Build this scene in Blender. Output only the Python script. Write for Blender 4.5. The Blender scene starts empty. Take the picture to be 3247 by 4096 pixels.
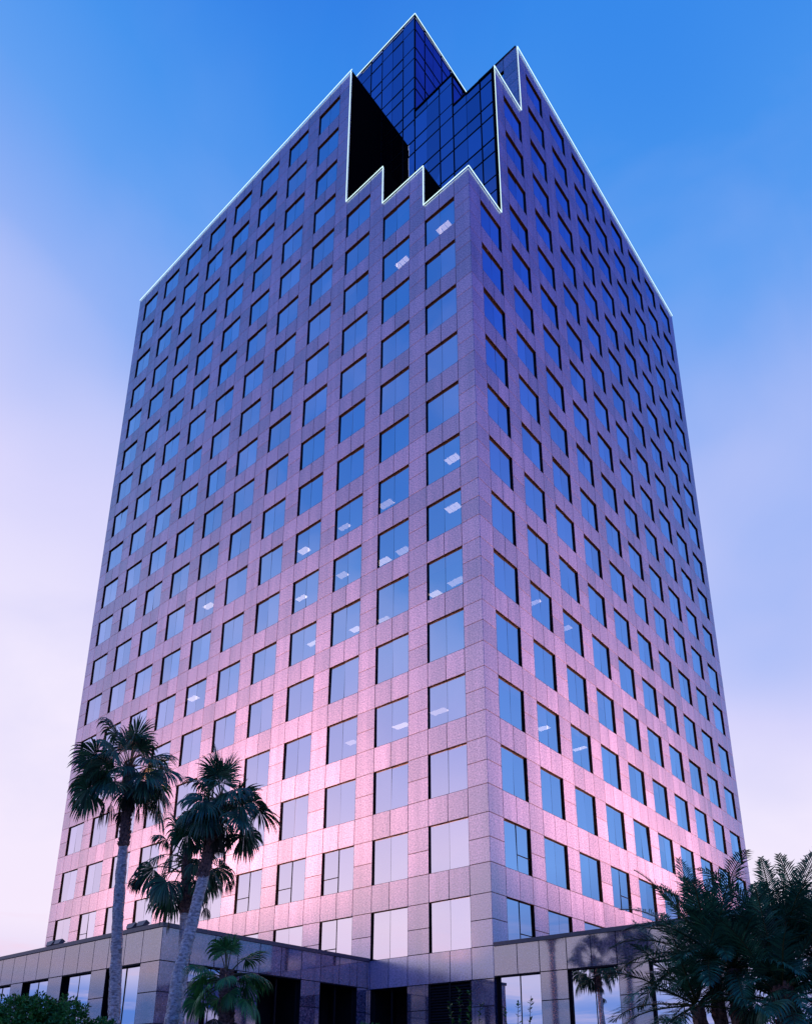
import bpy, bmesh, math, random
from mathutils import Vector, Matrix, noise

random.seed(7)
S = 1.25                      # metres per facade panel
GZ = 46.4                     # panels from the ground up to the top row datum
scn = bpy.context.scene
COL = scn.collection

def W(x, y, z):
    return Vector((x * S, y * S, (z + GZ) * S))

# ------------------------------------------------------------------ helpers
class MB:
    """collects faces of one mesh"""
    def __init__(self):
        self.v = []; self.f = []; self.m = []
    def quad(self, a, b, c, d, m=0):
        i = len(self.v); self.v += [a, b, c, d]; self.f.append((i, i+1, i+2, i+3)); self.m.append(m)
    def tri(self, a, b, c, m=0):
        i = len(self.v); self.v += [a, b, c]; self.f.append((i, i+1, i+2)); self.m.append(m)
    def box(self, x0, x1, y0, y1, z0, z1, m=0):
        p = [W(x, y, z) for z in (z0, z1) for y in (y0, y1) for x in (x0, x1)]
        i = len(self.v); self.v += p
        for f in ((0,2,3,1), (4,5,7,6), (0,1,5,4), (2,6,7,3), (0,4,6,2), (1,3,7,5)):
            self.f.append(tuple(i+k for k in f)); self.m.append(m)
    def hexa(self, p, m=0):
        i = len(self.v); self.v += p
        for f in ((0,2,3,1), (4,5,7,6), (0,1,5,4), (2,6,7,3), (0,4,6,2), (1,3,7,5)):
            self.f.append(tuple(i+k for k in f)); self.m.append(m)
    def tube(self, pts, rads, n=8, m=0, cap=True, jit=0.0, rnd=None):
        base = len(self.v); k = len(pts)
        up = Vector((0, 0, 1))
        for i in range(k):
            t = (pts[min(i+1, k-1)] - pts[max(i-1, 0)]).normalized()
            a = t.cross(up) if abs(t.z) < .97 else t.cross(Vector((1, 0, 0)))
            a.normalize(); b = t.cross(a)
            for q in range(n):
                an = 2*math.pi*q/n
                r = rads[i]*(1 + (jit*(rnd.random()-.5)*2 if rnd else 0))
                self.v.append(pts[i] + a*(r*math.cos(an)) + b*(r*math.sin(an)))
        for i in range(k-1):
            for q in range(n):
                r = (q+1) % n
                self.f.append((base+i*n+q, base+i*n+r, base+(i+1)*n+r, base+(i+1)*n+q)); self.m.append(m)
        if cap:
            self.f.append(tuple(base+q for q in reversed(range(n)))); self.m.append(m)
            self.f.append(tuple(base+(k-1)*n+q for q in range(n))); self.m.append(m)
    def build(self, name, mats, parent=None, smooth=False, recalc=False):
        me = bpy.data.meshes.new(name)
        me.from_pydata([tuple(v) for v in self.v], [], self.f)
        if not isinstance(mats, (list, tuple)): mats = [mats]
        for mt in mats: me.materials.append(mt)
        me.polygons.foreach_set('material_index', self.m)
        if smooth: me.polygons.foreach_set('use_smooth', [True]*len(self.f))
        if recalc:
            bm = bmesh.new(); bm.from_mesh(me)
            bmesh.ops.recalc_face_normals(bm, faces=bm.faces); bm.to_mesh(me); bm.free()
        me.update()
        o = bpy.data.objects.new(name, me); COL.objects.link(o)
        if parent is not None:
            o.parent = parent
            o.matrix_parent_inverse = Matrix.Translation(parent.location).inverted()
        return o

def tag(o, label=None, cat=None, group=None, kind=None):
    if label: o['label'] = label
    if cat: o['category'] = cat
    if group: o['group'] = group
    if kind: o['kind'] = kind
    return o

def thing(name, loc, label, cat, group=None):
    o = bpy.data.objects.new(name, None); COL.objects.link(o)
    o.location = loc; o.empty_display_size = .3
    return tag(o, label, cat, group)

# ------------------------------------------------------------------ materials
def mat(name):
    m = bpy.data.materials.new(name); m.use_nodes = True
    nt = m.node_tree; nt.nodes.clear()
    out = nt.nodes.new('ShaderNodeOutputMaterial')
    return m, nt, out
def N(nt, t, **kw):
    n = nt.nodes.new(t)
    for k, v in kw.items():
        if k in n.inputs: n.inputs[k].default_value = v
        else: setattr(n, k, v)
    return n
def ramp(nt, stops, interp='LINEAR'):
    r = nt.nodes.new('ShaderNodeValToRGB'); cr = r.color_ramp; cr.interpolation = interp
    while len(cr.elements) < len(stops): cr.elements.new(.5)
    for e, (p, c) in zip(cr.elements, stops):
        e.position = p; e.color = (*c, 1) if len(c) == 3 else c
    return r
def mix(nt, fac, a, b, blend='MIX'):
    n = nt.nodes.new('ShaderNodeMix'); n.data_type = 'RGBA'; n.blend_type = blend
    for s, v in ((n.inputs[0], fac), (n.inputs[6], a), (n.inputs[7], b)):
        if hasattr(v, 'is_output'): nt.links.new(v, s)
        elif isinstance(v, (int, float)): s.default_value = v
        else: s.default_value = (*v, 1)
    return n.outputs[2]
def math_(nt, op, a, b=None, c=None, clamp=False):
    n = nt.nodes.new('ShaderNodeMath'); n.operation = op; n.use_clamp = clamp
    for i, v in enumerate((a, b, c)):
        if v is None: continue
        if hasattr(v, 'is_output'): nt.links.new(v, n.inputs[i])
        else: n.inputs[i].default_value = v
    return n.outputs[0]
def lin(r, g, b):
    f = lambda c: (c/255/12.92) if c/255 <= .04045 else ((c/255+.055)/1.055)**2.4
    return (f(r), f(g), f(b))

def granite(name, tones, ior, rough):
    m, nt, out = mat(name); L = nt.links
    tc = N(nt, 'ShaderNodeTexCoord')
    geo = N(nt, 'ShaderNodeNewGeometry')
    n1 = N(nt, 'ShaderNodeTexNoise', Scale=11.0, Detail=5.0, Roughness=.85)
    L.new(tc.outputs['Object'], n1.inputs['Vector'])
    r1 = ramp(nt, [(.30, tones[0]), (.43, tones[1]), (.55, tones[2]), (.70, tones[3])])
    L.new(n1.outputs['Fac'], r1.inputs['Fac'])
    # every slab cut from slightly different stone
    pv = math_(nt, 'MULTIPLY_ADD', geo.outputs['Random Per Island'], .40, .80)
    # rain staining, soft and stretched downwards
    mp = N(nt, 'ShaderNodeMapping'); mp.inputs['Scale'].default_value = (1.5, 1.5, .10)
    L.new(tc.outputs['Object'], mp.inputs['Vector'])
    n2 = N(nt, 'ShaderNodeTexNoise', Scale=1.0, Detail=5.0, Roughness=.6)
    L.new(mp.outputs[0], n2.inputs['Vector'])
    st = math_(nt, 'MULTIPLY_ADD', n2.outputs['Fac'], .9, .55)
    mp3 = N(nt, 'ShaderNodeMapping'); mp3.inputs['Scale'].default_value = (5.0, 5.0, .16)
    L.new(tc.outputs['Object'], mp3.inputs['Vector'])
    n3 = N(nt, 'ShaderNodeTexNoise', Scale=1.0, Detail=4.0, Roughness=.6); L.new(mp3.outputs[0], n3.inputs['Vector'])
    sk = N(nt, 'ShaderNodeMapRange'); sk.inputs['From Min'].default_value = .50; sk.inputs['From Max'].default_value = .75
    sk.inputs['To Min'].default_value = 1.0; sk.inputs['To Max'].default_value = .91
    L.new(n3.outputs['Fac'], sk.inputs['Value'])
    k = math_(nt, 'MULTIPLY', math_(nt, 'MULTIPLY', pv, st), sk.outputs[0])
    c = N(nt, 'ShaderNodeVectorMath', operation='SCALE')
    L.new(r1.outputs['Color'], c.inputs[0]); L.new(k, c.inputs['Scale'])
    b = N(nt, 'ShaderNodeBsdfPrincipled', Roughness=rough, IOR=ior)
    L.new(c.outputs[0], b.inputs['Base Color'])
    rr = math_(nt, 'MULTIPLY_ADD', n2.outputs['Fac'], .10, rough-.05)
    L.new(rr, b.inputs['Roughness'])
    L.new(b.outputs[0], out.inputs[0])
    return m

def plain(name, col, rough=.5, metal=0.0, ior=1.5, var=0.0, scale=8.0):
    m, nt, out = mat(name)
    b = N(nt, 'ShaderNodeBsdfPrincipled', Roughness=rough, Metallic=metal, IOR=ior)
    b.inputs['Base Color'].default_value = (*col, 1)
    if var:
        tc = N(nt, 'ShaderNodeTexCoord'); n = N(nt, 'ShaderNodeTexNoise', Scale=scale, Detail=4.0)
        nt.links.new(tc.outputs['Object'], n.inputs['Vector'])
        r = ramp(nt, [(.3, tuple(c*(1-var) for c in col)), (.7, tuple(c*(1+var) for c in col))])
        nt.links.new(n.outputs['Fac'], r.inputs['Fac']); nt.links.new(r.outputs['Color'], b.inputs['Base Color'])
    nt.links.new(b.outputs[0], out.inputs[0])
    return m

def mirror_glass(name, tint, trans, rough=.0, var=.10, dark=(.02, .03, .06), wav=0.0):
    """coated office glazing: tinted mirror coat over see-through glass"""
    m, nt, out = mat(name); L = nt.links
    geo = N(nt, 'ShaderNodeNewGeometry')
    k = math_(nt, 'MULTIPLY_ADD', geo.outputs['Random Per Island'], 2*var, 1-var)
    c = N(nt, 'ShaderNodeVectorMath', operation='SCALE'); c.inputs[0].default_value = tint
    L.new(k, c.inputs['Scale'])
    g = N(nt, 'ShaderNodeBsdfGlossy', Roughness=rough); L.new(c.outputs[0], g.inputs['Color'])
    if wav:
        tc = N(nt, 'ShaderNodeTexCoord'); nz = N(nt, 'ShaderNodeTexNoise', Scale=.55, Detail=1.0)
        L.new(tc.outputs['Object'], nz.inputs['Vector'])
        bp = N(nt, 'ShaderNodeBump', Strength=wav, Distance=.05); L.new(nz.outputs['Fac'], bp.inputs['Height'])
        L.new(bp.outputs[0], g.inputs['Normal'])
    if trans:
        t = N(nt, 'ShaderNodeBsdfTransparent'); t.inputs['Color'].default_value = (trans, trans, trans, 1)
        ad = N(nt, 'ShaderNodeAddShader'); L.new(g.outputs[0], ad.inputs[0]); L.new(t.outputs[0], ad.inputs[1])
        L.new(ad.outputs[0], out.inputs[0])
    else:
        L.new(g.outputs[0], out.inputs[0])
    return m

def emitter(name, col, strength):
    m, nt, out = mat(name)
    e = N(nt, 'ShaderNodeEmission', Strength=strength); e.inputs['Color'].default_value = (*col, 1)
    nt.links.new(e.outputs[0], out.inputs[0]); return m

def foliage(name, c0, c1, rough=.45):
    m, nt, out = mat(name); L = nt.links
    geo = N(nt, 'ShaderNodeNewGeometry')
    r = ramp(nt, [(0, c0), (1, c1)]); L.new(geo.outputs['Random Per Island'], r.inputs['Fac'])
    b = N(nt, 'ShaderNodeBsdfPrincipled', Roughness=rough)
    L.new(r.outputs[0], b.inputs['Base Color'])
    t = N(nt, 'ShaderNodeBsdfTranslucent'); L.new(r.outputs[0], t.inputs['Color'])
    mx = N(nt, 'ShaderNodeMixShader', Fac=.12); L.new(b.outputs[0], mx.inputs[1]); L.new(t.outputs[0], mx.inputs[2])
    L.new(mx.outputs[0], out.inputs[0]); return m

def bark(name, c0, c1, scale=14.0, stretch=(1, 1, 1)):
    m, nt, out = mat(name); L = nt.links
    tc = N(nt, 'ShaderNodeTexCoord'); mp = N(nt, 'ShaderNodeMapping'); mp.inputs['Scale'].default_value = stretch
    L.new(tc.outputs['Object'], mp.inputs['Vector'])
    n = N(nt, 'ShaderNodeTexNoise', Scale=scale, Detail=6.0, Roughness=.7); L.new(mp.outputs[0], n.inputs['Vector'])
    r = ramp(nt, [(.34, c0), (.60, c1)]); L.new(n.outputs['Fac'], r.inputs['Fac'])
    b = N(nt, 'ShaderNodeBsdfPrincipled', Roughness=.9)
    L.new(r.outputs[0], b.inputs['Base Color'])
    bp = N(nt, 'ShaderNodeBump', Strength=.9, Distance=.04); L.new(n.outputs['Fac'], bp.inputs['Height'])
    L.new(bp.outputs[0], b.inputs['Normal']); L.new(b.outputs[0], out.inputs[0]); return m

M_STONE = granite('polished rose granite', [(.06, .062, .125), (.21, .205, .38), (.375, .36, .63), (.62, .575, .86)], 4.0, .20)
M_PODIUM = granite('dark rose granite', [(.03, .02, .04), (.12, .09, .145), (.30, .23, .30), (.62, .51, .62)], 3.4, .05)
M_JOINT = plain('joint sealant', (.028, .022, .03), .8)
M_REVEAL = plain('dark bronze frame', (.0016, .0012, .0012), .5, ior=1.2)
M_GLASS = mirror_glass('blue mirror glazing', (.90, .83, .91), .12, var=.09, wav=.08)
M_PODGLASS = mirror_glass('podium mirror glazing', (.66, .74, .88), 0, var=.04, wav=.06)
M_CURTAIN = mirror_glass('navy curtain glass', (.44, .40, .64), 0, var=.14, wav=.02)
M_MULL = plain('black mullion', (.002, .002, .004), .7, ior=1.15)
M_BLACKWALL = plain('black metal panel', (.004, .004, .005), .7, ior=1.02)
M_ROOF = plain('roof gravel', (.12, .11, .11), .9, var=.2, scale=20)
M_INT = plain('office interior', (.035, .035, .04), .9)
M_LAMP = emitter('fluorescent ceiling fixture', (1.0, .78, .68), 3.2)
M_LAMP2 = emitter('dim fluorescent fixture', (1.0, .76, .66), 2.0)
M_LOUVRE = plain('black louvre blade', (.02, .018, .025), .4)
M_COPING = plain('grey metal coping', (.10, .11, .14), .4, metal=.3, var=.15)
M_NEON = emitter('white neon tube', (.70, .97, 1.0), 1.35)
M_DARKBAY = plain('unlit lobby', (.006, .005, .007), .8)  # darkness of the unlit recesses put into a near-black colour
M_FLOODBODY = plain('floodlight housing', (.16, .17, .19), .45, metal=.4)
M_FLOODLENS = emitter('floodlight lens', (1.0, .62, .62), 4.0)
M_BLIND = plain('window blind', (.25, .25, .28), .8)

# ------------------------------------------------------------------ facade grid
PL, PR = 1.1013, 1.1013       # pier widths
WL, WR = 1.9960, 1.9639       # window widths
CL, CR = .9809, 1.0244        # corner piers
SP = 1.18291                  # spandrel height
FL = 2.0 + SP                 # storey
def zt(j): return -FL*j
def win_l(i): a = CL + (i-1)*(WL+PL); return a, a+WL        # bay i = 1..11
def win_r(i): a = CR + (i-1)*(WR+PR); return a, a+WR        # bay i = 1..10
NL, NR = 11, 10
LEN_L = win_l(NL)[1] + CL
LEN_R = win_r(NR)[1] + CR
BASE = -GZ
def j_l(i): return {1: 0, 2: -1, 3: -2}.get(i, -6)
def j_r(i): return {1: 0, 2: -4}.get(i, -6)
PAR = 1.22
def top_l(i): return zt(j_l(i)) + PAR
def top_r(i): return zt(j_r(i)) + PAR
LOWB = -41.35                  # head of the ground floor openings

# local frames: (along a, inward d, z)
F_L = lambda a, d, z: W(-a, d, z)
F_R = lambda a, d, z: W(-d, a, z)
F_WING = lambda a, d, z: W(a, d, z)
PX, PY = -6.16, -9.82
F_PF = lambda a, d, z: W(PX - a, PY + d, z)
F_PS = lambda a, d, z: W(PX - d, PY + a, z)

G = .016
def slab_panel(mb, F, a0, a1, z0, z1, d0=0.0, t=.03, m=0):
    a0 += G; a1 -= G; z0 += G; z1 -= G
    p = [F(a, d, z) for d in (d0+t, d0) for z in (z0, z1) for a in (a0, a1)]
    i = len(mb.v); mb.v += p
    for f in ((4,5,7,6), (0,1,5,4), (2,6,7,3), (0,4,6,2), (1,3,7,5)):
        mb.f.append(tuple(i+k for k in f)); mb.m.append(m)
def backing(mb, F, a0, a1, z0, z1, m=1, d=.022):
    mb.quad(F(a0, d, z0), F(a1, d, z0), F(a1, d, z1), F(a0, d, z1), m)

DEPTH = .088
def window_frame(mb, F, a0, a1, z0, z1, depth=DEPTH, m=0):
    """dark metal reveal lining, sill to head, plus slim perimeter bead"""
    for (p, q) in (((a0, z0), (a1, z0)), ((a1, z0), (a1, z1)), ((a1, z1), (a0, z1)), ((a0, z1), (a0, z0))):
        mb.quad(F(p[0], .002, p[1]), F(q[0], .002, q[1]), F(q[0], depth+.03, q[1]), F(p[0], depth+.03, p[1]), m)
    e = .014
    for (b0, b1, c0, c1) in ((a0, a1, z0, z0+e), (a0, a1, z1-e, z1), (a0, a0+e, z0+e, z1-e), (a1-e, a1, z0+e, z1-e)):
        p = [F(a, d, z) for d in (depth+.02, depth-.025) for z in (c0, c1) for a in (b0, b1)]
        mb.hexa(p, m)
def window_bar(mb, F, a0, a1, z0, z1, depth=DEPTH, m=0):
    p = [F(a, d, z) for d in (depth+.012, depth-.016) for z in (z0, z1) for a in (a0, a1)]
    mb.hexa(p, m)
def panes(mb, F, a0, a1, z0, z1, depth=DEPTH, n=2, rnd=random, tilt=.0050):
    w = (a1-a0)/n
    for k in range(n):
        b0 = a0+k*w+(.0 if k == 0 else .007); b1 = a0+(k+1)*w-(.0 if k == n-1 else .007)
        ta, tz = rnd.gauss(0, tilt), rnd.gauss(0, tilt)
        dd = lambda a, z: depth + ta*(a-(b0+b1)/2) + tz*(z-(z0+z1)/2)
        mb.quad(F(b0, dd(b0, z0), z0), F(b1, dd(b1, z0), z0), F(b1, dd(b1, z1), z1), F(b0, dd(b0, z1), z1))

# camera numbers, also used to find which windows show largest
CAM = Vector((16.2309, -24.1784, -45.1298))
RX = Vector((0.75891185, 0.65116337, 0.00625129))
RY = Vector((-0.20306073, 0.24576061, -0.9478228))
RZ = Vector((-0.61872381, 0.71804456, 0.31873634))
FPX, CXP, CYP = 3178.39, 1593.07, 3282.14
def shown_area(F, a0, a1, z0, z1):
    p = []
    for a, z in ((a0, z0), (a1, z0), (a1, z1), (a0, z1)):
        w = F(a, 0, z); q = Vector((w.x/S, w.y/S, w.z/S-GZ)) - CAM
        p.append((FPX*q.dot(RX)/q.dot(RZ), FPX*q.dot(RY)/q.dot(RZ)))
    s = 0
    for i in range(4):
        s += p[i][0]*p[(i+1) % 4][1] - p[(i+1) % 4][0]*p[i][1]
    return abs(s)/2

# ------------------------------------------------------------------ the tower
tower = thing('office_tower', W(-17, 16, BASE), 'tall granite office tower with grid of mirrored windows and notched glass crown', 'office tower')

def facade(F, n, win, jtop, ztop, length, pier_c, zlow=-40.19):
    """stone slabs of one face, from the parapet down to the bottom of the 13th row"""
    mb = MB()
    # piers
    for k in range(n+1):
        a0 = 0 if k == 0 else win(k)[1]
        a1 = length if k == n else win(k+1)[0]
        bay = min(k+1, n)
        jt = jtop(bay); top = ztop(bay)
        slab_panel(mb, F, a0, a1, zt(jt), top)
        for j in range(jt, 13):
            slab_panel(mb, F, a0, a1, zt(j)-1.0, zt(j))
            slab_panel(mb, F, a0, a1, zt(j)-2.0, zt(j)-1.0)
            slab_panel(mb, F, a0, a1, zt(j)-2.0-SP, zt(j)-2.0)
        backing(mb, F, a0, a1, zt(12)-2-SP, top-.01)
    for i in range(1, n+1):
        a0, a1 = win(i); am = (a0+a1)/2
        jt = jtop(i)
        for b0, b1 in ((a0, am), (am, a1)):
            slab_panel(mb, F, b0, b1, zt(jt), ztop(i))
            for j in range(jt, 13):
                slab_panel(mb, F, b0, b1, zt(j)-2.0-SP, zt(j)-2.0)
        backing(mb, F, a0, a1, zt(jt), ztop(i)-.01)
        for j in range(jt, 13):
            backing(mb, F, a0, a1, zt(j)-2.0-SP, zt(j)-2.0)
    return mb

fl = facade(F_L, NL, win_l, j_l, top_l, LEN_L, CL)
# ground floor under the street corner of the face: piers beside the dark bay and the louvres
for (a0, a1) in ((0, 1.03), (3.03, 4.10), (6.03, 6.16)):
    zz = LOWB-.03
    for h in (.97, .98, .98, .98, 1.10):
        slab_panel(fl, F_L, a0, a1, max(zz-h, BASE), zz, m=2); zz -= h
    backing(fl, F_L, a0, a1, BASE, LOWB-.03)
fl.build('stone_facade', [M_STONE, M_JOINT, M_PODIUM], tower)
fr = facade(F_R, NR, win_r, j_r, top_r, LEN_R, CR)
backing(fr, F_R, 0, LEN_R, BASE, zt(12)-2-SP, 0)
fr.build('stone_facade', [M_STONE, M_JOINT], tower)
# the two faces away from the street, plain
rear = MB()
zz = zt(12)-2-SP
rear.quad(W(-LEN_L, .05, BASE), W(-LEN_L, LEN_R-.05, BASE), W(-LEN_L, LEN_R-.05, top_l(11)), W(-LEN_L, .05, top_l(11)))
rear.quad(W(-.05, LEN_R, BASE), W(-LEN_L+.05, LEN_R, BASE), W(-LEN_L+.05, LEN_R, top_l(11)), W(-.05, LEN_R, top_l(11)))
rear.quad(W(-6.1, .03, BASE), W(-LEN_L, .03, BASE), W(-LEN_L, .03, zz), W(-6.1, .03, zz))
rear.build('stone_facade', M_STONE, tower)

# windows ---------------------------------------------------------------
wins = []
for i in range(1, NL+1):
    for j in range(j_l(i), 13):
        if zt(j)-2 < -40.0 and i > 2 and False: continue
        a0, a1 = win_l(i); wins.append((F_L, a0, a1, zt(j)-2, zt(j), 'l', i, j))
for i in range(1, NR+1):
    for j in range(j_r(i), 13):
        a0, a1 = win_r(i); wins.append((F_R, a0, a1, zt(j)-2, zt(j), 'r', i, j))
wins.sort(key=lambda w: -shown_area(*w[:5]))
# hopper lights with a bar, and the heavier centre bars of the lowest rows
hopper = {('l', 3, 11), ('l', 4, 11), ('l', 5, 11), ('l', 3, 12), ('l', 10, 11), ('l', 7, 11), ('l', 8, 10), ('r', 1, 11), ('r', 4, 11), ('r', 1, 12)}
rw = random.Random(11)
restF, restG = MB(), MB()
blinds = []
def one_window(fm, gm, w):
    F, a0, a1, z0, z1, face, i, j = w
    window_frame(fm, F, a0, a1, z0, z1)
    panes(gm, F, a0, a1, z0, z1, rnd=rw)
    am = (a0+a1)/2
    if (face, i, j) in hopper:
        window_bar(fm, F, am-.018, am+.018, z0, z1)
        window_bar(fm, F, am+.02, a1-.02, z0+.70, z0+.735)
    # some rooms have a blind pulled part of the way down
    if rw.random() < .16 and j < 11:
        h = rw.choice((.35, .6, .9, 2.0))
        b0, b1 = (a0, am) if rw.random() < .4 else (a0, a1)
        bm1 = MB(); bm1.quad(F(b0, DEPTH+.06, z1-h), F(b1, DEPTH+.06, z1-h), F(b1, DEPTH+.06, z1), F(b0, DEPTH+.06, z1)); blinds.append(bm1)
for k, w in enumerate(wins):
    if k < 100:
        fm, gm = MB(), MB(); one_window(fm, gm, w)
        wo = fm.build('window', M_REVEAL, tower)
        g = gm.build('pane', M_GLASS, wo); g.matrix_parent_inverse = Matrix.Identity(4); 
    else:
        one_window(restF, restG, w)
wo = restF.build('window', M_REVEAL, tower); tag(wo, kind='stuff')
g = restG.build('pane', M_GLASS, wo); tag(g, kind='stuff')
for b_ in blinds: b_.build('blind', M_BLIND, tower)

# floors, ceilings and the lift core behind the glazing -------------------
it = MB()
for j in range(-6, 14):
    z1 = zt(j) + SP - .01; z0 = zt(j) + .02       # slab zone above window row j
    if j >= 0 or j == 13:
        it.box(-LEN_L+.3, -.3, .3, LEN_R-.3, z0, z1)
    else:
        it.box(-LEN_L+.3, -9.5, .3, LEN_R-.3, z0, z1)
        it.box(-9.45, -.3, 6.5, LEN_R-.3, z0, z1)
        if j >= -4: it.box(-2.8, -.3, 3.4, 6.0, z0, z1)
        if j >= -1: it.box(-5.9, -3.3, .3, 2.7, z0, z1)
        if j >= -2: it.box(-9.0, -6.4, .3, 2.7, z0, z1)
it.build('floor_slab', M_INT, tower)
co = MB(); co.box(-LEN_L+9, -9.6, 9, LEN_R-9, BASE, 19); co.build('lift_core', M_INT, tower)
rf = MB(); rf.quad(W(-LEN_L+.05, .05, 19.6), W(-9.2, .05, 19.6), W(-9.2, LEN_R-.05, 19.6), W(-LEN_L+.05, LEN_R-.05, 19.6)); rf.build('roof', M_ROOF, tower)
rf = MB(); rf.quad(W(-9.19, 6.1, 19.6), W(-.05, 6.1, 19.6), W(-.05, LEN_R-.05, 19.6), W(-9.19, LEN_R-.05, 19.6)); rf.build('roof', M_ROOF, tower)
rf = MB(); rf.quad(W(-2.95, .05, .55), W(-.05, .05, .55), W(-.05, 2.95, .55), W(-2.95, 2.95, .55)); rf.build('roof', M_ROOF, tower)
rf = MB(); rf.quad(W(-6.05, .05, 3.75), W(-3.1, .05, 3.75), W(-3.1, 2.95, 3.75), W(-6.05, 2.95, 3.75)); rf.build('roof', M_ROOF, tower)
rf = MB(); rf.quad(W(-9.1, .05, 6.95), W(-6.2, .05, 6.95), W(-6.2, 2.95, 6.95), W(-9.1, 2.95, 6.95)); rf.build('roof', M_ROOF, tower)
rf = MB(); rf.quad(W(-3.0, 3.05, 13.2), W(-.05, 3.05, 13.2), W(-.05, 6.0, 13.2), W(-3.0, 6.0, 13.2)); rf.build('roof', M_ROOF, tower)

# black return walls of the notched corner, facing up the street ----------
bw = MB()
for (x, z0, z1) in ((-win_l(1)[1], .5, top_l(2)-.02), (-win_l(2)[1], 3.7, top_l(3)-.02), (-win_l(3)[1], 6.9, top_l(4)-.02)):
    bw.box(x-.25, x-.004, .035, 2.97, z0, z1)
bw.build('return_wall', M_BLACKWALL, tower)
# inner faces of the parapets round the cut
ip = MB(); ip.box(-2.9, -.05, .06, .22, .5, PAR-.02); ip.build('parapet', M_BLACKWALL, tower)
ip = MB(); ip.box(-.22, -.05, .22, 2.9, .5, PAR-.02); ip.build('parapet', M_BLACKWALL, tower)
ip = MB(); ip.box(-6.0, -3.3, .06, .22, 3.7, top_l(2)-.02); ip.build('parapet', M_BLACKWALL, tower)
ip = MB(); ip.box(-9.1, -6.4, .06, .22, 6.9, top_l(3)-.02); ip.build('parapet', M_BLACKWALL, tower)
ip = MB(); ip.box(-LEN_L+.05, -9.4, .06, .3, 19.4, top_l(4)-.02); ip.build('parapet', M_BLACKWALL, tower)
ip = MB(); ip.box(-.3, -.05, 6.4, LEN_R-.05, 19.4, top_l(4)-.02); ip.build('parapet', M_BLACKWALL, tower)
ip = MB(); ip.box(-.22, -.05, 3.06, 5.9, 13.1, top_r(2)-.02); ip.build('parapet', M_BLACKWALL, tower)

# stone return where the street face steps up, with its dark slot window ----
RD = win_r(2)[1] + .004
F_RET = lambda a, d, z: W(-a, RD + d, z)
rt = MB()
zs = [13.3] + [zt(jj)+o for jj in (-5, -6) for o in (-2.0, -1.0, 0)] + [top_l(4)]
zs = sorted(set(zs))
for z0, z1 in zip(zs[:-1], zs[1:]):
    if z1-z0 < .2: continue
    slab_panel(rt, F_RET, .02, 1.02, z0, z1)
for z0, z1 in ((13.3, zt(-5)-2), (zt(-5), zt(-6)-2), (zt(-6), top_l(4))):
    for a in (1.02, 2.02):
        slab_panel(rt, F_RET, a, a+1.0, z0, z1)
for a in (3.02, 4.02, 5.02, 6.02, 7.02, 8.02):
    for z0, z1 in zip(zs[:-1], zs[1:]):
        if z1-z0 > .2: slab_panel(rt, F_RET, a, a+1.0, z0, z1)
backing(rt, F_RET, 0, 1.02, 13.0, top_l(4)-.03); backing(rt, F_RET, 3.02, 9.1, 13.0, top_l(4)-.03)
for z0, z1 in ((13.0, zt(-5)-2), (zt(-5), zt(-6)-2), (zt(-6), top_l(4)-.03)): backing(rt, F_RET, 1.02, 3.02, z0, z1)
rt.build('stone_facade', [M_STONE, M_JOINT], tower)
for j in (-5, -6):
    fm, gm = MB(), MB(); window_frame(fm, F_RET, 1.02, 3.02, zt(j)-2, zt(j)); panes(gm, F_RET, 1.02, 3.02, zt(j)-2, zt(j), rnd=rw)
    for b in (fm, gm):
        pass
    wo = fm.build('slot_window', M_REVEAL, tower); gm.build('pane', M_GLASS, wo)

# glass crown: three blocks stepping up behind the notch -------------------
CD = 2.99
def curtain(F, a0, a1, z0, z1, grid_a, levels, name='curtain_wall'):
    gl, mu = MB(), MB()
    aa = [a0] + [g for g in grid_a if a0+.12 < g < a1-.12] + [a1]
    ll = [z0] + [g for g in levels if z0+.12 < g < z1-.12] + [z1]
    for b0, b1 in zip(aa[:-1], aa[1:]):
        n = 2 if b1-b0 > 1.4 else 1
        for c0, c1 in zip(ll[:-1], ll[1:]):
            panes(gl, F, b0, b1, c0, c1, depth=0.0, n=n, rnd=rw, tilt=.0012)
    t = .037
    for a in aa: 
        p = [F(x, d, z) for d in (.05, -.022) for z in (z0, z1) for x in (a-t, a+t)]; mu.hexa(p)
    for z in ll:
        p = [F(x, d, y) for d in (.05, -.024) for y in (z-t, z+t) for x in (a0, a1)]; mu.hexa(p)
    # thin butt joints in the middle of the wide bays
    for b0, b1 in zip(aa[:-1], aa[1:]):
        if b1-b0 > 1.4:
            m_ = (b0+b1)/2; p = [F(x, d, z) for d in (.05, -.004) for z in (z0, z1) for x in (m_-.012, m_+.012)]; mu.hexa(p)
    o = gl.build(name, M_CURTAIN, tower); mu.build('mullion', M_MULL, o)
    return o
gridL = [x for i in range(1, NL+1) for x in win_l(i)]
gridR = [x for i in range(1, NR+1) for x in win_r(i)]
LEV = [z for j in range(-10, 1) for z in (zt(j), zt(j)-2.0)]
ZA, ZB, ZC = 13.62, 16.74, 27.0
XB, XC = win_l(1)[1]+.05, win_l(2)[1]+.06
F_G = lambda a, d, z: W(-a, CD + d, z)
curtain(F_G, .10, XB, .5, ZA, gridL, LEV)
curtain(F_G, XB, XC, .5, ZB, gridL, LEV)
curtain(F_G, XC, 22.0, .5, ZC, gridL, LEV)
curtain(lambda a, d, z: W(-XB - d, a, z), CD, 6.05, ZA-1, ZB, gridR, LEV)
curtain(lambda a, d, z: W(-XC - d, a, z), CD, 14.0, ZB-1.5, ZC, gridR, LEV)
ct = MB()      # opaque bodies and flat roofs of the crown blocks
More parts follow.
